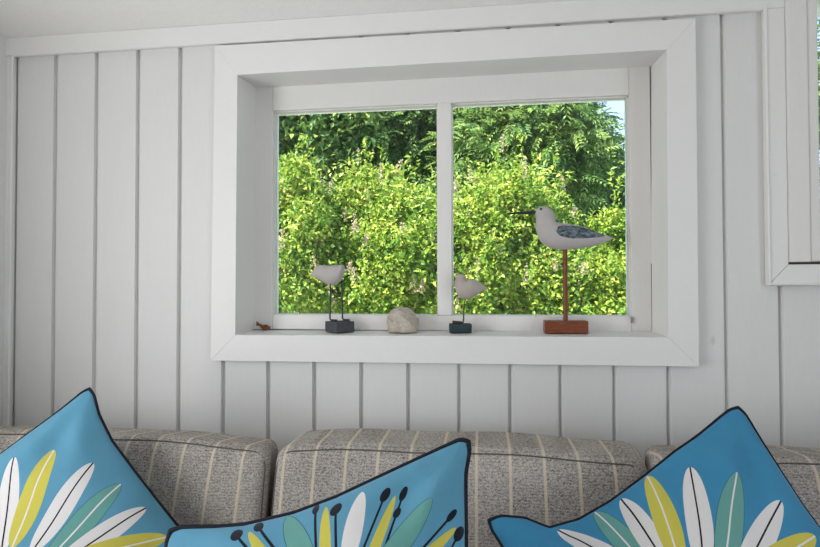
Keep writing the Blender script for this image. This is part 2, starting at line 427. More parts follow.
# ------------------------------------------------------------------ sofa under the back cushions
SEAT = 0.40
sofa = tag(empty('sofa', (-.09, -.45, 0)), 'low grey sofa along the white board wall, carrying the striped back cushions', 'sofa')
def spart(name, bm, mat): 
    o = obj(name, bm, M[mat], sofa); o.matrix_parent_inverse = Matrix.Translation((.09, .45, 0)); return o
spart('base', box(-1.22, 1.04, -.93, -.012, .12, .27, .012), 'sofa_cloth')
spart('back_frame', box(-1.22, 1.04, -.085, -.012, .272, .70, .02, 3), 'sofa_cloth')
spart('seat_cushion', box(-1.215, 1.035, -.96, -.090, .272, SEAT, .03, 4), 'sofa_cloth')
spart('arm', box(1.043, 1.17, -.93, -.012, .12, .58, .03, 4), 'sofa_cloth')
for x in (-1.15, 1.09):
    for y in (-.87, -.08):
        spart('leg', tube([(x, y, .001), (x, y, .119)], [.018, .025], 12), 'leg_wood')

def rounded_cushion(x0, x1, hx_o, name, label, seed, dz=(0, 0), taper=(0, 0), tip=0.0):
    """back cushion: origin on a stripe so that the stripes land where they are woven"""
    w = (x1 - x0) / 2; cx = (x0 + x1) / 2
    hy, hz, r = .082, .212, .032
    rng = random.Random(seed)
    k1, k2 = rng.uniform(0, 6), rng.uniform(0, 6)
    top_front = Vector((0, -.252, .816))
    REC = rad(14)
    def place(p):
        x, y, z = p
        u, v = max(-1, min(1, x / w)), max(-1, min(1, z / hz))
        f = (1 - u ** 4) * (1 - v * v)
        if y < 0: y -= .018 * f * (-y / hy)
        z += .010 * (1 - u * u) * (v > 0) * v
        x *= 1 + .006 * (1 - v * v)
        x -= taper[u > 0] * u * abs(u) ** 5 * (y + hy) / (2 * hy)
        z += (dz[0] * (1 - u) / 2 + dz[1] * (1 + u) / 2) * max(v, 0) - tip * y / hy * max(v, 0)
        y += .004 * sin(5 * u + k1) * (1 - v * v) ; z += .0022 * sin(7 * u + k2) * max(v, 0) - tip * y / hy * max(v, 0)
        # recline about the top front edge
        yy, zz = y + hy, z - hz
        y2 = yy * cos(REC * .35) + zz * sin(REC) 
        z2 = -yy * sin(REC * .0) + zz * cos(REC)
        return Vector((cx + x - hx_o, top_front.y + y2, top_front.z + z2))
    root = tag(empty(name, (hx_o, 0, 0)), label, 'cushion', 'striped back cushions of the sofa')
    bm = bmesh.new()
    n = {0: 56, 1: 16, 2: 34}; h = (w, hy, hz)
    for axis in range(3):
        a, b = [(1, 2), (0, 2), (0, 1)][axis]
        for sg in (-1, 1):
            grid = []
            for i in range(n[a] + 1):
                row = []
                for j in range(n[b] + 1):
                    p = [0, 0, 0]; p[axis] = sg * h[axis]
                    p[a] = h[a] * sin(pi / 2 * (2 * i / n[a] - 1)) ; p[b] = h[b] * sin(pi / 2 * (2 * j / n[b] - 1))
                    p = Vector(p)
                    q = Vector([max(-h[k] + r, min(h[k] - r, p[k])) for k in range(3)])
                    d = p - q
                    p = q + d.normalized() * r if d.length > 1e-9 else p
                    row.append(bm.verts.new(place(p)))
                grid.append(row)
            for i in range(n[a]):
                for j in range(n[b]):
                    bm.faces.new((grid[i][j], grid[i + 1][j], grid[i + 1][j + 1], grid[i][j + 1]))
    bmesh.ops.remove_doubles(bm, verts=bm.verts, dist=2e-4)
    obj('cover', bm, M['tweed'], root, smooth=True)
    k = r * (1 - .7071); pts = []
    X, Z, cr_ = w - k, hz - k, r * 1.0
    for cx_, cz_, a0 in ((X - cr_, Z - cr_, 0), (-X + cr_, Z - cr_, pi / 2), (-X + cr_, -Z + cr_, pi), (X - cr_, -Z + cr_, 1.5 * pi)):
        pts += [(cx_ + cr_ * cos(a0 + t * pi / 16), cz_ + cr_ * sin(a0 + t * pi / 16)) for t in range(9)]
    dense = []
    for i in range(len(pts)):
        a, b = np.array(pts[i]), np.array(pts[(i + 1) % len(pts)]); m_ = max(1, int(np.linalg.norm(b - a) / .015))
        dense += [a + (b - a) * t / m_ for t in range(m_)]
    obj('seam_welt', tube([place((p[0], -hy + k - .0008, p[1])) for p in dense], .0015, 6, closed=True), M['welt'], root, smooth=True)
    return root
STRIPE2 = at(361, 434, -.12).x; STRIPE1 = at(189, 434, -.12).x; STRIPE3 = at(811, 447, -.12).x
rounded_cushion(-1.195, -.433, STRIPE1, 'back_cushion', 'grey striped back cushion at the left end, behind the leftmost blue pillow', 1, (-.003, -.014), (0, .038), .0065)
rounded_cushion(-.4285, .3085, STRIPE2, 'back_cushion', 'grey striped back cushion in the middle, under the bird windowsill', 2, (0, -.001), (.012, -.022))
rounded_cushion(.3110, 1.035, STRIPE3, 'back_cushion', 'grey striped back cushion at the right end, behind the rightmost blue pillow', 3, (-.002, -.010), (.030, 0), .004)

# ------------------------------------------------------------------ throw pillows
def petal_group():
    g = bpy.data.node_groups.new('petal', 'ShaderNodeTree')
    I = g.interface
    for nm in ('x', 'y', 'base x', 'base y', 'dir x', 'dir y', 'length', 'half width', 'spine', 'power'):
        I.new_socket(nm, in_out='INPUT', socket_type='NodeSocketFloat')
    for nm in ('mask', 'spine', 'rim'):
        I.new_socket(nm, in_out='OUTPUT', socket_type='NodeSocketFloat')
    gi = g.nodes.new('NodeGroupInput'); go = g.nodes.new('NodeGroupOutput')
    def mt(op, a, b=None):
        x = g.nodes.new('ShaderNodeMath'); x.operation = op
        for i, v in enumerate((a, b)):
            if v is None: continue
            if isinstance(v, (int, float)): x.inputs[i].default_value = v
            else: g.links.new(v, x.inputs[i])
        return x.outputs[0]
    o = gi.outputs
    dx = mt('SUBTRACT', o['x'], o['base x']); dy = mt('SUBTRACT', o['y'], o['base y'])
    a = mt('DIVIDE', mt('ADD', mt('MULTIPLY', dx, o['dir x']), mt('MULTIPLY', dy, o['dir y'])), o['length'])
    b = mt('SUBTRACT', mt('MULTIPLY', dy, o['dir x']), mt('MULTIPLY', dx, o['dir y']))
    ab = mt('ABSOLUTE', b)
    p = mt('MULTIPLY', mt('POWER', mt('MAXIMUM', mt('MULTIPLY', mt('MULTIPLY', a, mt('SUBTRACT', 1.0, a)), 4.0), 0.0), o['power']), o['half width'])
    mask = mt('GREATER_THAN', mt('SUBTRACT', p, ab), 0.0)
    g.links.new(mask, go.inputs['mask'])
    g.links.new(mt('MULTIPLY', mask, mt('LESS_THAN', ab, o['spine'])), go.inputs['spine'])
    g.links.new(mt('MULTIPLY', mask, mt('LESS_THAN', mt('SUBTRACT', p, ab), 0.0011)), go.inputs['rim'])
    return g
PETAL = petal_group()
WHITE, YELLOW, TEAL, NAVY = srgb(226, 222, 220), srgb(204, 194, 84), srgb(104, 160, 152), srgb(24, 27, 38)
def pillow_material(name, blue, petals):
    """petals: (tip, base, half width, colour, spine colour or None, spine half width, power)"""
    t = NT(name); uv = t.n('ShaderNodeUVMap'); uv.uv_map = 'print'
    s_ = t.n('ShaderNodeSeparateXYZ'); t.l(uv.outputs[0], s_.inputs[0])
    c = t.coord('Object'); n = t.noise(c, 14, 3, .55)
    colr = t.mix(t.step(n, .3, .7), tuple(x * .93 for x in blue), tuple(min(1, x * 1.05) for x in blue))
    for tip, base, hw, col, scol, sw, pw in petals:
        gnode = t.n('ShaderNodeGroup', node_tree=PETAL)
        tx, ty = tip[0] - base[0], tip[1] - base[1]; L = sqrt(tx * tx + ty * ty)
        t.l(s_.outputs[0], gnode.inputs[0]); t.l(s_.outputs[1], gnode.inputs[1])
        for i, v in enumerate((base[0], base[1], tx / L, ty / L, L, hw, sw, pw)): gnode.inputs[i + 2].default_value = v
        colr = t.mix(gnode.outputs[0], colr, col)
        if scol: colr = t.mix(gnode.outputs[1], colr, scol)
        if col == TEAL: colr = t.mix(gnode.outputs[2], colr, srgb(52, 110, 120))
    w = t.noise(c, 900, 1, .5)
    m_ = t.bsdf(colr, 0.85, 0.15, w, 0.0006)
    t.b.inputs['Sheen Weight'].default_value = 0.15
    return m_

#PILLOWMATH
def pillow_frame(sp):
    TL, TR, BR, BL = [np.array(p, float) for p in sp['corners']]
    n = np.cross(TR - TL, BL - TL) * -1
    n = np.cross((TR - TL) + (BR - BL), (TL - BL) + (TR - BR)); n /= np.linalg.norm(n)
    s = (np.linalg.norm(TR - TL) + np.linalg.norm(TL - BL)) / 4
    return TL, TR, BR, BL, n, s
def pillow_point(sp, u, v, side):
    """u, v in [-1, 1]; side +1 front, -1 back, 0 rim"""
    TL, TR, BR, BL, n, s = sp['frame']
    ease = lambda a: max(0.0, a) ** 1.6
    tab = lambda k, a: float(np.interp(a, sp[k][0], sp[k][1])) if k in sp else sp['pull'] * (1 - a * a)
    x = u - tab('R', v) * ease(u) + tab('L', v) * ease(-u)
    y = v - tab('T', u) * ease(v) + tab('B', u) * ease(-v)
    rho = .10
    if abs(x) > 1 - rho and abs(y) > 1 - rho:
        dx, dy = abs(x) - 1 + rho, abs(y) - 1 + rho; k = max(dx, dy) / math.hypot(dx, dy)
        x, y = math.copysign(1 - rho + dx * k, x), math.copysign(1 - rho + dy * k, y)
    c = 1 + .026 * abs(u * v) ** 8
    x *= c; y *= c
    a, b = (1 + x) / 2, (1 + y) / 2
    P = (TL * (1 - a) + TR * a) * b + (BL * (1 - a) + BR * a) * (1 - b)
    e = (1 - u * u) * (1 - v * v)
    if side:
        h = sp['T_'] * (max(e, 0) ** .54) * (1.0 if side > 0 else .85)
        if side > 0:
            h += .0034 * sin(9 * u + 5 * v + sp['ph']) * min(1, e * 3)
            for cu, cv in ((-1, 1), (1, 1), (1, -1), (-1, -1)):
                du, dv = u - cu, v - cv; r = sqrt(du * du + dv * dv); th = math.atan2(dv, du)
                h += .0075 * cos(7 * th + sp['ph'] + cu) * math.exp(-((r - .42) / .24) ** 2) * min(1, e * 4)
            for u0, v0, u1, v1, dep, wid in sp.get('creases', ()):
                du, dv = u1 - u0, v1 - v0; L2 = du * du + dv * dv
                q = max(0, min(1, ((u - u0) * du + (v - v0) * dv) / L2))
                dd = (u - u0 - q * du) ** 2 + (v - v0 - q * dv) ** 2
                h -= dep * math.exp(-dd / wid ** 2) * (1 - q * .8) * min(1, e * 6)
        P = P + n * (h * side)
    fl = .404
    if P[2] < fl + .03:
        P[2] = fl + .03 * math.exp((P[2] - fl - .03) / .03)
    return P
#END

def throw_pillow(sp, label, mat):
    sp['frame'] = pillow_frame(sp)
    TL, TR, BR, BL, n, s = sp['frame']
    org = (TL + TR + BR + BL) / 4
    root = tag(empty('throw_pillow', org), label, 'pillow', 'blue printed throw pillows on the sofa')
    N = 100
    ts = [sin(pi / 2 * (2 * i / N - 1)) * .55 + (2 * i / N - 1) * .45 for i in range(N + 1)]
    bm = bmesh.new(); uvl = bm.loops.layers.uv.new('print'); uvs = {}
    rim = {}
    for side in (1, -1):
        grid = []
        for i in range(N + 1):
            row = []
            for j in range(N + 1):
                onrim = i in (0, N) or j in (0, N)
                if onrim and (i, j) in rim: row.append(rim[i, j]); continue
                vtx = bm.verts.new(pillow_point(sp, ts[i], ts[j], 0 if onrim else side) - org)
                uvs[vtx] = (ts[i] * s, ts[j] * s)
                if onrim: rim[i, j] = vtx
                row.append(vtx)
            grid.append(row)
        for i in range(N):
            for j in range(N):
                q = (grid[i][j], grid[i + 1][j], grid[i + 1][j + 1], grid[i][j + 1])
                bm.faces.new(q if side > 0 else q[::-1])
    for f in bm.faces:
        for l in f.loops: l[uvl].uv = uvs[l.vert]
    obj('cover', bm, mat, root, smooth=True)
    path = []
    for i in range(N): path.append((ts[i], 1))
    for i in range(N): path.append((1, -ts[i]))
    for i in range(N): path.append((-ts[i], -1))
    for i in range(N): path.append((-1, ts[i]))
    pts = [pillow_point(sp, u, v, 0) - org for u, v in path]
    o = obj('piping', tube(pts[::2], sp.get('pipe', .0036), 8, closed=True), M['piping'], root, smooth=True)
    o['label'] = 'navy blue piping'
    return root

#PILLOWSPEC
PIL = {
 'left': dict(corners=[(-1.125, -.531, .655), (-.795, -.309, .940), (-.448, -.389, .603), (-.779, -.611, .317)], T_=.070, pull=.06, ph=.6, pipe=.0033,
              R=([-1, -.6, -.2, .2, .5, .75, .9, 1], [0, .05, .07, .085, .09, .06, .02, 0]),
              T=([-1, -.5, 0, .4, .7, .9, 1], [0, .05, .05, .03, .02, .01, 0])),
 'middle': dict(corners=[(-.4450, -.60, .7986), (-.0215, -.50, .9122), (-.0220, -.7206, .4970), (-.435, -.81, .390)], T_=.070, pull=.07, ph=2.1, pipe=.0042,
              T=([-1, -.85, -.68, -.5, -.18, .1, .32, .65, .8, .92, 1], [0, .03, .07, .105, .125, .105, .07, .02, .0, -.01, 0]),
              R=([-1, -.5, 0, .5, .8, .92, 1], [0, .01, .015, .02, .03, .012, 0])),
 'right': dict(corners=[(.007, -.380, .745), (.453, -.283, .929), (.661, -.519, .550), (.215, -.615, .366)], T_=.060, pull=.07, ph=4.0, pipe=.0031,
              T=([-1, -.88, -.76, -.64, -.43, -.18, .1, .4, .6, .84, 1], [0, .03, .09, .205, .235, .215, .165, .10, .07, .02, 0]),
              R=([-1, -.5, 0, .3, .6, .85, 1], [0, .05, .07, .065, .035, .01, 0]),
              creases=[(-.66, .95, -.45, .45, .022, .13), (-.16, .98, -.24, .40, .012, .09), (.30, .97, .12, .50, .007, .10)]),
}
#ENDSPEC
def rad_petals(c, specs):
    """specs: (angle deg, r0, r1, half width, colour key)"""
    out = []
    for ang, r0, r1, hw, k in specs:
        d = (cos(rad(ang)), sin(rad(ang)))
        col, sc = {'w': (WHITE, NAVY), 'y': (YELLOW, WHITE), 't': (TEAL, WHITE)}[k]
        out.append(((c[0] + d[0] * r1, c[1] + d[1] * r1), (c[0] + d[0] * r0, c[1] + d[1] * r0), hw, col, sc, .0016, .62))
    return out
def ext(tip, near, L):
    a, b = np.array(tip), np.array(near); d = (b - a) / np.linalg.norm(b - a)
    return tuple(a + d * L)
def boards(rows, L=.172):
    out = []
    for tip, near, hw, k in rows:
        col, sc = {'w': (WHITE, NAVY), 'y': (YELLOW, WHITE), 't': (TEAL, WHITE)}[k]
        out.append((tip, ext(tip, near, L), hw, col, sc, .0014, .52))
    return out
PRINT_L = [((0.0893, 0.2032), (0.0154, 0.0618), 0.0190, 'w'), ((0.1504, 0.1690), (0.0274, 0.0506), 0.0215, 'y'), ((0.1992, 0.0969), (0.0547, 0.0255), 0.0205, 'w'), ((0.2169, 0.0316), (0.0844, -0.0009), 0.0220, 't'), ((0.2258, -0.0334), (0.1143, -0.0275), 0.0195, 'w'), ((0.2236, -0.1006), (0.1624, -0.0703), 0.0200, 'y')]
PRINT_R = [((-0.1465, 0.2353), (-0.1152, 0.1760), 0.0180, 'w'), ((-0.0775, 0.2424), (-0.0619, 0.1440), 0.0210, 't'), ((-0.0279, 0.2359), (-0.0288, 0.1235), 0.0185, 'w'), ((0.0322, 0.2424), (-0.0027, 0.1080), 0.0205, 'y'), ((0.1004, 0.2071), (0.0326, 0.0888), 0.0215, 'w'), ((0.1592, 0.1597), (0.0666, 0.0723), 0.0225, 't'), ((0.2003, 0.0923), (0.1104, 0.0538), 0.0200, 'w'), ((0.2173, 0.0319), (0.1757, 0.0297), 0.0200, 'y')]
PRINT_M = [((-0.1182, 0.2125), (-0.0956, 0.1876), 0.0085, 's'), ((-0.0988, 0.2113), (-0.0777, 0.1831), 0.0075, 'y'), ((-0.0887, 0.2185), (-0.0556, 0.1774), 0.0065, 's'), ((-0.0479, 0.2239), (-0.0150, 0.1640), 0.0150, 't'), ((-0.0045, 0.2198), (0.0090, 0.1553), 0.0050, 's'), ((0.0118, 0.2141), (0.0225, 0.1506), 0.0080, 'y'), ((0.0285, 0.2046), (0.0387, 0.1443), 0.0085, 's'), ((0.0644, 0.2127), (0.0591, 0.1367), 0.0140, 'w'), ((0.1027, 0.1943), (0.0791, 0.1297), 0.0075, 's'), ((0.1172, 0.1848), (0.0947, 0.1245), 0.0085, 'y'), ((0.1307, 0.1854), (0.1089, 0.1199), 0.0060, 's'), ((0.1224, 0.1594), (0.1089, 0.1199), 0.0058, 'n'), ((0.1750, 0.1603), (0.1260, 0.1145), 0.0185, 't'), ((0.2076, 0.1322), (0.1647, 0.1033), 0.0050, 's'), ((0.2121, 0.1140), (0.1823, 0.0986), 0.0090, 'y'), ((0.2184, 0.1080), (0.2063, 0.0925), 0.0075, 's')]
#PETALS
petL = boards(PRINT_L) + rad_petals((-.02, -.01), [(80 + 19 * q, .05, .215, .020, 'tywtwyt'[q % 7]) for q in range(13)])
petR = boards(PRINT_R) + rad_petals((0, .01), [(-16 - 20 * q, .05, .205, .020, 'wtywtyw'[q % 7]) for q in range(10)])
petM = []
for tip, near, hw, k in PRINT_M:
    if k == 's':
        d = np.array(ext(tip, near, 1.0)) - np.array(tip)
        petM.append((tip, ext(tip, near, .16), .0019, NAVY, None, 0, .08))
        petM.append((tuple(np.array(tip) - d * .007), tuple(np.array(tip) + d * .012), hw, NAVY, None, 0, .5))
    elif k == 'n':
        d = np.array(ext(tip, near, 1.0)) - np.array(tip)
        petM.append((tuple(np.array(tip) - d * .007), tuple(np.array(tip) + d * .007), hw, NAVY, None, 0, .5))
    else:
        petM.append((tip, ext(tip, near, .13 if k != 'w' else .11), hw, {'w': WHITE, 'y': YELLOW, 't': TEAL}[k], None, 0, .55))
for q in range(14):
    ang = rad(5 - 17 * q); d = np.array([cos(ang), sin(ang)]); c0_ = np.array([.045, .01])
    k = 'stysw'[q % 5]
    if k == 's':
        petM.append((tuple(c0_ + d * .18), tuple(c0_ + d * .04), .0019, NAVY, None, 0, .08)); petM.append((tuple(c0_ + d * .19), tuple(c0_ + d * .172), .007, NAVY, None, 0, .5))
    else: petM.append((tuple(c0_ + d * .17), tuple(c0_ + d * .05), {'t': .018, 'y': .009, 'w': .015}[k], {'w': WHITE, 'y': YELLOW, 't': TEAL}[k], None, 0, .55))
BLUE = srgb(94, 154, 181)
throw_pillow(PIL['left'], 'blue pillow printed with surfboard shapes, leftmost on the sofa, corner pointing up', pillow_material('blue_board_print_cloth', BLUE, petL))
throw_pillow(PIL['middle'], 'blue pillow printed with navy pin stems and plain petals, in the middle', pillow_material('blue_pin_print_cloth', BLUE, petM))
throw_pillow(PIL['right'], 'blue pillow printed with surfboard shapes, rightmost, with folded ear at its left', pillow_material('blue_board_print_cloth_shaded', srgb(63, 138, 177), petR))  # darker blue copy of the print cloth, weaker light put into the colour

# ------------------------------------------------------------------ things on the windowsill
YS = 0.070
def sill_z(x, y): 
    a = y / D
    l = INN[3][1] * (1 - a) + BAK[3][1] * a; r_ = INN[2][1] * (1 - a) + BAK[2][1] * a
    return l + (r_ - l) * (x + .64) / 1.06
def P(px, py, dy=0.0): return np.array(at(px, py, YS + dy))
def loft(secs, org, n=20, k=6, depth_scale=1.0):
    """secs: (px, py, half height px, tilt deg, half depth m) along the spine, in the plane of the sill"""
    S_ = spline(secs, k); bm = bmesh.new(); rings = []
    for px, py, hh, tilt, hd in S_:
        c = np.array(at(px, py, YS)); hm = max(hh, .05) / FPX * (1.352 + YS)
        up = np.array([cos(rad(tilt)), 0, sin(rad(tilt))])
        rings.append([bm.verts.new(c - org + up * hm * cos(2 * pi * q / n) + np.array([0, 1, 0]) * max(hd, .0004) * sin(2 * pi * q / n)) for q in range(n)])
    for a, b in zip(rings[:-1], rings[1:]):
        for q in range(n): bm.faces.new((a[q], a[(q + 1) % n], b[(q + 1) % n], b[q]))
    bm.faces.new(rings[0][::-1]); bm.faces.new(rings[-1])
    return bm
def ball(c, r, seg=12, scale=(1, 1, 1)):
    bm = bmesh.new(); bmesh.ops.create_uvsphere(bm, u_segments=seg, v_segments=seg // 2 + 2, radius=r)
    for v in bm.verts: v.co = Vector((v.co.x * scale[0], v.co.y * scale[1], v.co.z * scale[2])) + Vector(c)
    return bm

# tall shorebird ---------------------------------------------------
bx = (at(544, 330, YS).x + at(587, 330, YS).x) / 2
org = np.array([bx, YS, sill_z(bx, YS) + .0004])
big = tag(empty('shorebird_figurine', org), 'tall white wooden shorebird with long black bill on a red-brown block', 'figurine', 'wooden shorebird figurines on the windowsill')
hw = (at(587, 330, YS).x - at(544, 330, YS).x) / 2
zt_ = at(565, 320.5, YS).z - org[2]
obj('base_block', box(-hw, hw, -.020, .020, 0, zt_, .0012), M['mahogany'], big)
pb = P(565, 250) - org
obj('pole', tube([(pb[0], 0, zt_ - .004), (pb[0], 0, pb[2] + .01)], .0058, 14), M['mahogany'], big, smooth=False)
secs = [(613, 238.2, .5, 92, .001), (607, 238.3, 3.0, 96, .006), (597, 238.6, 6.3, 97, .014), (584, 237.2, 10.3, 97, .021), (570, 236.8, 12.6, 92, .026),
        (557, 235.8, 13.2, 78, .027), (549.5, 232.0, 12.6, 48, .024), (546.2, 225.5, 10.4, 18, .020), (545.4, 219.5, 9.2, 2, .0165),
        (544.8, 214, 9.4, -4, .0165), (544.2, 209.6, 7.4, -4, .0135), (543.9, 207.2, 4.4, -4, .008), (543.8, 206.0, .4, -4, .001)]
obj('body', loft(secs, org, 24, 6), M['chalk'], big, smooth=True)
b0, b1 = P(536.5, 212.2) - org, P(507, 213.8) - org
obj('bill', tube([b0 * (1 - q) + b1 * q + np.array([0, 0, .0006 * sin(pi * q)]) for q in np.linspace(0, 1, 8)], [.0044 - .0024 * q for q in np.linspace(0, 1, 8)], 10), M['black'], big, smooth=True)
e0 = P(540.3, 209.6) - org
for sg in (-1, 1):
    o = obj('eye', ball((e0[0], sg * .0128, e0[2]), .0028, 10), M['black'], big, smooth=True)
# wing panels, laid on both flanks of the body
wsec = [(555, 232.0, .5), (558, 231.2, 5.0), (564, 231.4, 6.7), (572, 232.4, 6.9), (582, 233.4, 5.6), (592, 234.4, 3.8), (600, 235.2, 2.0), (604, 235.6, .4)]
body_d = spline([(s[0], s[1], s[2], s[4]) for s in secs[:7]], 8)
def flank(px, py):
    best = min(body_d, key=lambda s: abs(s[0] - px)); q = max(-1, min(1, (py - best[1]) / max(best[2], .1)))
    return best[3] * sqrt(max(0, 1 - q * q))
for sg in (-1, 1):
    bm = bmesh.new(); rows = []
    for px, py, hh in spline(wsec, 4):
        row = []
        for q in np.linspace(-1, 1, 9):
            yy = py + hh * q; c = P(px, yy) - org
            edge = .0016 * (1 - abs(q) ** 4)
            row.append(bm.verts.new((c[0], sg * (flank(px, yy) + edge), c[2])))
        rows.append(row)
    for a, b in zip(rows[:-1], rows[1:]):
        for q in range(8): bm.faces.new((a[q], a[q + 1], b[q + 1], b[q]))
    bmesh.ops.solidify(bm, geom=list(bm.faces), thickness=.002)
    o = obj('wing_panel', bm, M['wing'], big, smooth=True); o['label'] = 'mottled blue-grey wing'

# headless bird at the left -----------------------------------------
cx_ = at(339.7, 330, YS).x
org = np.array([cx_, YS, sill_z(cx_, YS) + .0004])
lb = tag(empty('shorebird_figurine', org), 'grey-white headless bird on two black wire legs and a slate block, left on sill', 'figurine', 'wooden shorebird figurines on the windowsill')
zt_ = at(340, 321.2, YS).z - org[2]
bm = box(-.028, .028, -.028, .028, 0, zt_, .002)
bmesh.ops.rotate(bm, verts=bm.verts, cent=(0, 0, 0), matrix=Matrix.Rotation(rad(47), 3, 'Z'))
obj('base_block', bm, M['slate'], lb)
secs = [(310.8, 275.4, .6, 90, .001), (313.8, 274.0, 3.2, 90, .007), (317, 272.0, 6.4, 90, .014), (321, 272.7, 8.0, 90, .019), (326.5, 274.6, 9.5, 90, .022),
        (331.5, 275.3, 10.1, 90, .023), (336.5, 274.6, 9.9, 88, .023), (340.4, 273.4, 8.9, 84, .021), (342.6, 272.4, 7.4, 80, .017), (343.0, 272.3, 5.2, 78, .011)]
bmb = loft(secs, org, 20, 5)
obj('body', bmb, M['chalk'], lb, smooth=True)
for x0, y0, x1, y1 in ((331.2, 283, 330.8, 320.2), (341, 279, 341.7, 320.2)):
    a, b = P(x0, y0) - org, P(x1, y1) - org
    sgn = -1 if x0 < 335 else 1
    a[1] = b[1] = .008 * sgn
    b[2] = zt_ + .0028
    foot = b + np.array([.020, -.004, 0])
    obj('leg', tube([a, a * .5 + b * .5, b + np.array([0, 0, .004]), b + np.array([.003, 0, .0005]), foot], [.0021, .0021, .0023, .0027, .0027], 8), M['wire'], lb, smooth=True)

# small bird beside the mullion ---------------------------------------
cx_ = at(460.3, 331, YS).x
org = np.array([cx_, YS, sill_z(cx_, YS) + .0004])
sb = tag(empty('shorebird_figurine', org), 'small pale round-bodied bird on one wire leg and a dark green block, beside the mullion', 'figurine', 'wooden shorebird figurines on the windowsill')
zt_ = at(460, 323.6, YS).z - org[2]
bm = box(-.0275, .0275, -.018, .018, 0, zt_, .0015)
bmesh.ops.rotate(bm, verts=bm.verts, cent=(0, 0, 0), matrix=Matrix.Rotation(rad(8), 3, 'Z'))
obj('base_block', bm, M['green_block'], sb)
secs = [(488, 287.8, .4, 80, .0008), (483.5, 288.6, 3.0, 72, .007), (477, 288.9, 7.6, 74, .014), (470, 289.0, 10.4, 82, .020), (464, 288.2, 9.8, 62, .020),
        (461.4, 284.6, 7.2, 32, .017), (460.9, 280.5, 5.4, 8, .013), (461.0, 277, 5.0, 0, .0125), (461.1, 274.8, 3.6, 0, .009), (461, 273.6, .4, 0, .001)]
obj('body', loft(secs, org, 20, 5), M['chalk_pink'], sb, smooth=True)
b0, b1 = P(458.6, 278.3) - org, P(453.8, 285.2) - org
obj('bill', tube([b0, (b0 + b1) / 2, b1], [.0045, .0034, .0012], 10), M['chalk_pink'], sb, smooth=True)
a, b = P(465.6, 297) - org, P(462.8, 320.6) - org
a[1] = b[1] = 0; b[2] = zt_ + .0028
obj('leg', tube([a, a * .55 + b * .45 + np.array([-.001, 0, 0]), b + np.array([.0015, 0, .003]), b, b + np.array([-.008, -.003, .0005]), b + np.array([-.026, -.005, .0015])],
    [.0017, .0017, .0019, .0026, .0034, .0036], 8), M['rust_wire'], sb, smooth=True)

# beach stone -------------------------------------------------------
cx_ = at(402.3, 330, YS).x
org = np.array([cx_, YS, sill_z(cx_, YS)])
bm = bmesh.new(); bmesh.ops.create_icosphere(bm, subdivisions=5, radius=1.0)
outl = [(-16.5, 18), (-13, 23), (-8, 26.3), (0, 27.6), (6, 26.2), (11, 22), (15, 14)]
for v in bm.verts:
    x, y, z = v.co
    if z < 0:
        k = min(1.5, sqrt(max(0, 1 - z ** 4)) / sqrt(max(1e-4, 1 - z * z))); x, y = x * k, y * k
    X = .0405 * x * (1 - .06 * max(z, 0)); Y = .033 * y; Z = .031 + .0385 * z
    if z > .2: X -= .004 * z
    if x > 0 and z < .2: X += .002
    if x < -.3 and z < 0: X += .010 * (-z) * (-x)
    nz = .0018 * sin(3.1 * x * 2 + 4 * z) + .0014 * sin(7 * z + 5 * y + 2 * x)
    v.co = Vector((X + nz, Y + nz * .5, max(.0005, Z + nz - .004)))
stone = obj('beach_stone', bm, M['stone'], smooth=True, loc=org)
tag(stone, 'rounded pale grey-beige beach stone on the windowsill, left of the mullion', 'stone')

# dried leaf lying in the left corner of the sill --------------------------
c0_ = at(264, 328.5, .095); zz = sill_z(c0_.x, .095)
bm = bmesh.new(); rows = []
for i in range(13):
    a = i / 12; wv = .0085 * sin(pi * min(1, a * 1.02 + .02)) ** .8 + .0006
    row = []
    for j in range(7):
        q = j / 3 - 1
        x = -.021 + .040 * a; y = q * wv * .8; z = .0045 + .010 * q * q + .012 * (1 - a) ** 2 + .003 * sin(9 * a + 2 * q)
        row.append(bm.verts.new((x, y, z)))
    rows.append(row)
for a, b in zip(rows[:-1], rows[1:]):
    for j in range(6): bm.faces.new((a[j], a[j + 1], b[j + 1], b[j]))
bmesh.ops.solidify(bm, geom=list(bm.faces), thickness=.0008)
zmin = min(v.co.z for v in bm.verts)
for v in bm.verts: v.co.z -= zmin
leaf = obj('dried_leaf', bm, M['dry_leaf'], smooth=True, loc=(c0_.x, .093, zz + .0006))
tag(leaf, 'curled brown dried leaf in the lower left corner of the window reveal', 'leaf')

# ------------------------------------------------------------------ garden
GZ = -.35
def leaf_mesh(name, pos, axis, nrm, L, asp, mat, parent, fold=.25):
    k = len(pos)
    axis = axis / np.linalg.norm(axis, axis=1)[:, None]
    nrm = nrm - axis * (nrm * axis).sum(1)[:, None]; nrm /= np.linalg.norm(nrm, axis=1)[:, None] + 1e-9
    side = np.cross(axis, nrm); L = L[:, None]; Wd = L * asp
    V = np.empty((k, 4, 3), np.float32)
    V[:, 0] = pos; V[:, 2] = pos + axis * L - nrm * L * .12
    mid = pos + axis * L * .45
    V[:, 1] = mid + side * Wd / 2 + nrm * Wd * fold; V[:, 3] = mid - side * Wd / 2 + nrm * Wd * fold
    me = bpy.data.meshes.new(name)
    me.vertices.add(k * 4); me.vertices.foreach_set('co', V.reshape(-1))
    b = np.arange(k, dtype=np.int32)[:, None] * 4
    loops = np.concatenate([b, b + 1, b + 2, b, b + 2, b + 3], 1).reshape(-1).astype(np.int32)
    me.loops.add(k * 6); me.loops.foreach_set('vertex_index', loops)
    me.polygons.add(k * 2); me.polygons.foreach_set('loop_start', np.arange(0, k * 6, 3, dtype=np.int32))
    me.update(calc_edges=True); me.validate()
    return link(name, me, mat, parent)
def unit(v): return v / (np.linalg.norm(v, axis=-1, keepdims=True) + 1e-9)
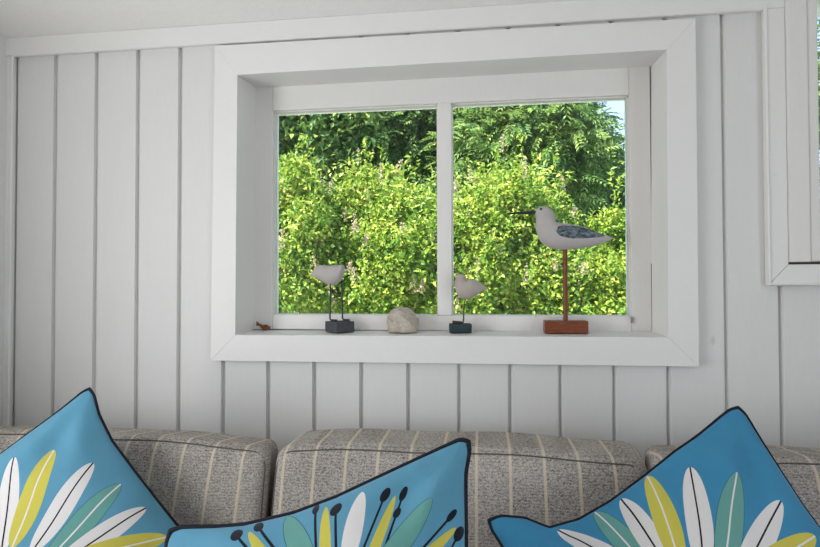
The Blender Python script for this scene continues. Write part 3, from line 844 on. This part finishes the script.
def crown(rng, nclump, per, radii, center, rc, shell=.55):
    """leaf positions and outward directions in clumps spread over an ellipsoid"""
    d = unit(rng.normal(size=(nclump, 3))); d[:, 2] = np.abs(d[:, 2]) * 1.0 - .35 * rng.random(nclump)
    rr = rng.uniform(shell, 1.08, (nclump, 1))
    C_ = center + d * rr * np.array(radii)
    R_c = rng.uniform(rc[0], rc[1], nclump)
    idx = np.repeat(np.arange(nclump), per)
    o = unit(rng.normal(size=(len(idx), 3)))
    p = C_[idx] + o * (R_c[idx] * rng.random(len(idx)) ** .45)[:, None]
    return p, unit(o + .6 * d[idx]), C_
def stems(rng, base, targets, r0, mat, parent, name):
    bm = bmesh.new()
    for tg in targets:
        a = np.array([0, 0, 0.]) + rng.normal(size=3) * [.05, .05, 0]; b = np.array(tg)
        midp = a * .5 + b * .5 + rng.normal(size=3) * .08 + np.array([0, 0, .15]) * np.linalg.norm(b[:2])
        add_tube(bm, spline([a, midp, b], 5), list(np.linspace(r0, r0 * .25, 11)), 6)
    return obj(name, bm, mat, parent, smooth=True)
def shrub(x, y, h, wx, seed, label, per=660, ncl=92, blossoms=55):
    rng = np.random.default_rng(seed)
    root = tag(empty('hedge_shrub', (x, y, GZ)), label, 'shrub', 'sunlit shrubs outside the window')
    cen = np.array([0, 0, (h - GZ) * .52]); radii = (wx, .75, (h - GZ) * .46)
    p, o, C_ = crown(rng, ncl, per, radii, cen, (.13, .30))
    k = len(p)
    ax = unit(o * .6 + rng.normal(size=(k, 3)) * .7 + np.array([0, 0, -.15])); nr = unit(o * .5 + np.array([-.15, -.45, .8]) + rng.normal(size=(k, 3)) * .55)
    leaf_mesh('foliage', p, ax, nr, rng.uniform(.026, .058, k), .60, M['hedge_leaf'], root)
    stems(rng, None, C_[rng.permutation(ncl)[:10]], .016, M['bark'], root, 'stems')
    # young shoots that stand out of the crown and break its outline
    sp_, sa_ = [], []
    for i in range(170):
        c = C_[rng.integers(ncl)]; o_ = unit(c - cen) ; d = unit(o_ * .6 + np.array([0, -.15, 1.0]) + rng.normal(size=3) * .35)
        st_ = c + o_ * .15 + rng.normal(size=3) * .06; Ls = rng.uniform(.14, .38)
        for q in range(20):
            a_ = rng.random(); sp_.append(st_ + d * Ls * a_); sa_.append(unit(d * .5 + rng.normal(size=3) * .8))
    sp_ = np.array(sp_); k = len(sp_)
    leaf_mesh('shoots', sp_, np.array(sa_), unit(np.array([-.1, -.5, .8]) + rng.normal(size=(k, 3)) * .5), rng.uniform(.03, .062, k), .5, M['hedge_leaf'], root)
    # faded flower spikes reaching out of the crown
    if blossoms:
        pick = [c for c in C_ if c[1] < .25 and c[2] > cen[2] * .9]
        bp = []; 
        for i in range(blossoms):
            c = pick[rng.integers(len(pick))] + rng.normal(size=3) * .13 - np.array([0, 0, .10])
            hh = rng.uniform(.06, .17)
            for q in range(46):
                s_ = rng.random(); bp.append(c + np.array([0, 0, hh * s_]) + rng.normal(size=3) * .016 * (1.1 - s_) + np.array([0, -.12, .12]))
        bp = np.array(bp); k = len(bp)
        leaf_mesh('blossom', bp, unit(rng.normal(size=(k, 3))), unit(rng.normal(size=(k, 3))), rng.uniform(.012, .026, k), .8, M['blossom'], root)
    return root
def tree(x, y, h, wx, seed, label, mat, ncl=60, fr=34, trunk=.11, low=.10, frond=True, size=.11):
    rng = np.random.default_rng(seed)
    root = tag(empty('garden_tree', (x, y, GZ)), label, 'tree', 'trees behind the sunlit shrubs')
    H = h - GZ; cen = np.array([0, 0, H * (low + (1 - low) / 2)]); radii = (wx, wx * .7, H * (1 - low) / 2)
    p, o, C_ = crown(rng, ncl, fr, radii, cen, (.25, .55), .45)
    k = len(p)
    if frond:      # pinnate leaves: leaflets in pairs along a drooping stalk
        d = unit(o * .8 + rng.normal(size=(k, 3)) * .5 + np.array([0, 0, -.25])); nrm = unit(np.array([-.1, -.4, .9]) + rng.normal(size=(k, 3)) * .4)
        sd = unit(np.cross(d, nrm)); LL = rng.uniform(.22, .34, k)
        P_, A_, N_, S_l = [], [], [], []
        for q in range(7):
            a = .18 + .82 * q / 6
            base = p + d * (LL * a)[:, None] - np.array([0, 0, 1]) * (LL * a * a * .28)[:, None]
            for sg in (-1, 1):
                P_.append(base); A_.append(unit(d * .55 + sd * sg * (1.0 - .55 * a) + np.array([0, 0, -.15]))); N_.append(nrm + rng.normal(size=(k, 3)) * .2)
                S_l.append(rng.uniform(.075, .11, k) * (1.05 - .3 * a))
        leaf_mesh('foliage', np.concatenate(P_), np.concatenate(A_), np.concatenate(N_), np.concatenate(S_l), .34, mat, root)
    else:
        ax = unit(o * .6 + rng.normal(size=(k, 3)) * .6 + np.array([0, 0, -.3])); nr = unit(o * .5 + np.array([-.1, -.3, .9]) + rng.normal(size=(k, 3)) * .5)
        leaf_mesh('foliage', p, ax, nr, rng.uniform(size * .7, size * 1.2, k), .62, mat, root)
    tp = [(0, 0, 0), (.05, .02, H * .35), (-.04, 0, H * .65), (.02, 0, H * .92)]
    bm = tube(spline(tp, 6), list(np.linspace(trunk, .02, 19)), 10); obj('trunk', bm, M['bark'], root, smooth=True)
    stems(rng, None, [c for c in C_[:9]], .03, M['bark'], root, 'branches')
    return root
shrub(-2.70, 3.75, 2.38, .85, 11, 'sunlit yellow-green shrub outside, behind the left edge of the left pane')
shrub(-1.75, 3.60, 2.42, .85, 12, 'sunlit yellow-green shrub outside, behind the headless bird on the sill')
shrub(-0.80, 3.75, 2.50, .80, 13, 'sunlit yellow-green shrub outside, directly above the beach stone')
shrub(0.05, 3.70, 2.32, .78, 14, 'sunlit yellow-green shrub outside, just right of the mullion')
shrub(1.00, 3.75, 1.72, .70, 15, 'sunlit yellow-green shrub outside, behind the pole of the tall shorebird')
shrub(2.25, 4.0, 1.6, .7, 18, 'sunlit shrub outside, low one between the two windows', blossoms=20)
shrub(3.3, 4.1, 1.9, .9, 17, 'sunlit shrub outside, beyond the far right window', blossoms=20)
tree(-5.0, 7.2, 3.9, 1.5, 21, 'dark broadleaf tree behind the shrubs, upper left of the left pane', M['tree_leaf'], frond=False, fr=340, ncl=90)
tree(-2.4, 6.2, 5.6, 1.5, 22, 'bright green broadleaf tree at the top of the left pane', M['ash_leaf'], frond=False, fr=340, ncl=90, size=.12)
tree(-0.6, 6.4, 5.6, 1.5, 23, 'dark pinnate-leaved tree behind the mullion, above the shrubs', M['tree_leaf'], fr=60, ncl=100)
tree(0.60, 5.3, 4.6, .88, 24, 'light green pinnate-leaved tree at the top of the right pane', M['ash_leaf'], fr=44, ncl=70, low=.16)
tree(2.15, 6.6, 3.1, 1.0, 25, 'dark blue-green tree behind the tail of the tall shorebird', M['tree_leaf'], fr=60, ncl=80, low=.10)
tree(5.2, 7.2, 5.5, 1.5, 26, 'tall dark tree beyond the far right window', M['tree_leaf'], fr=40, ncl=60)
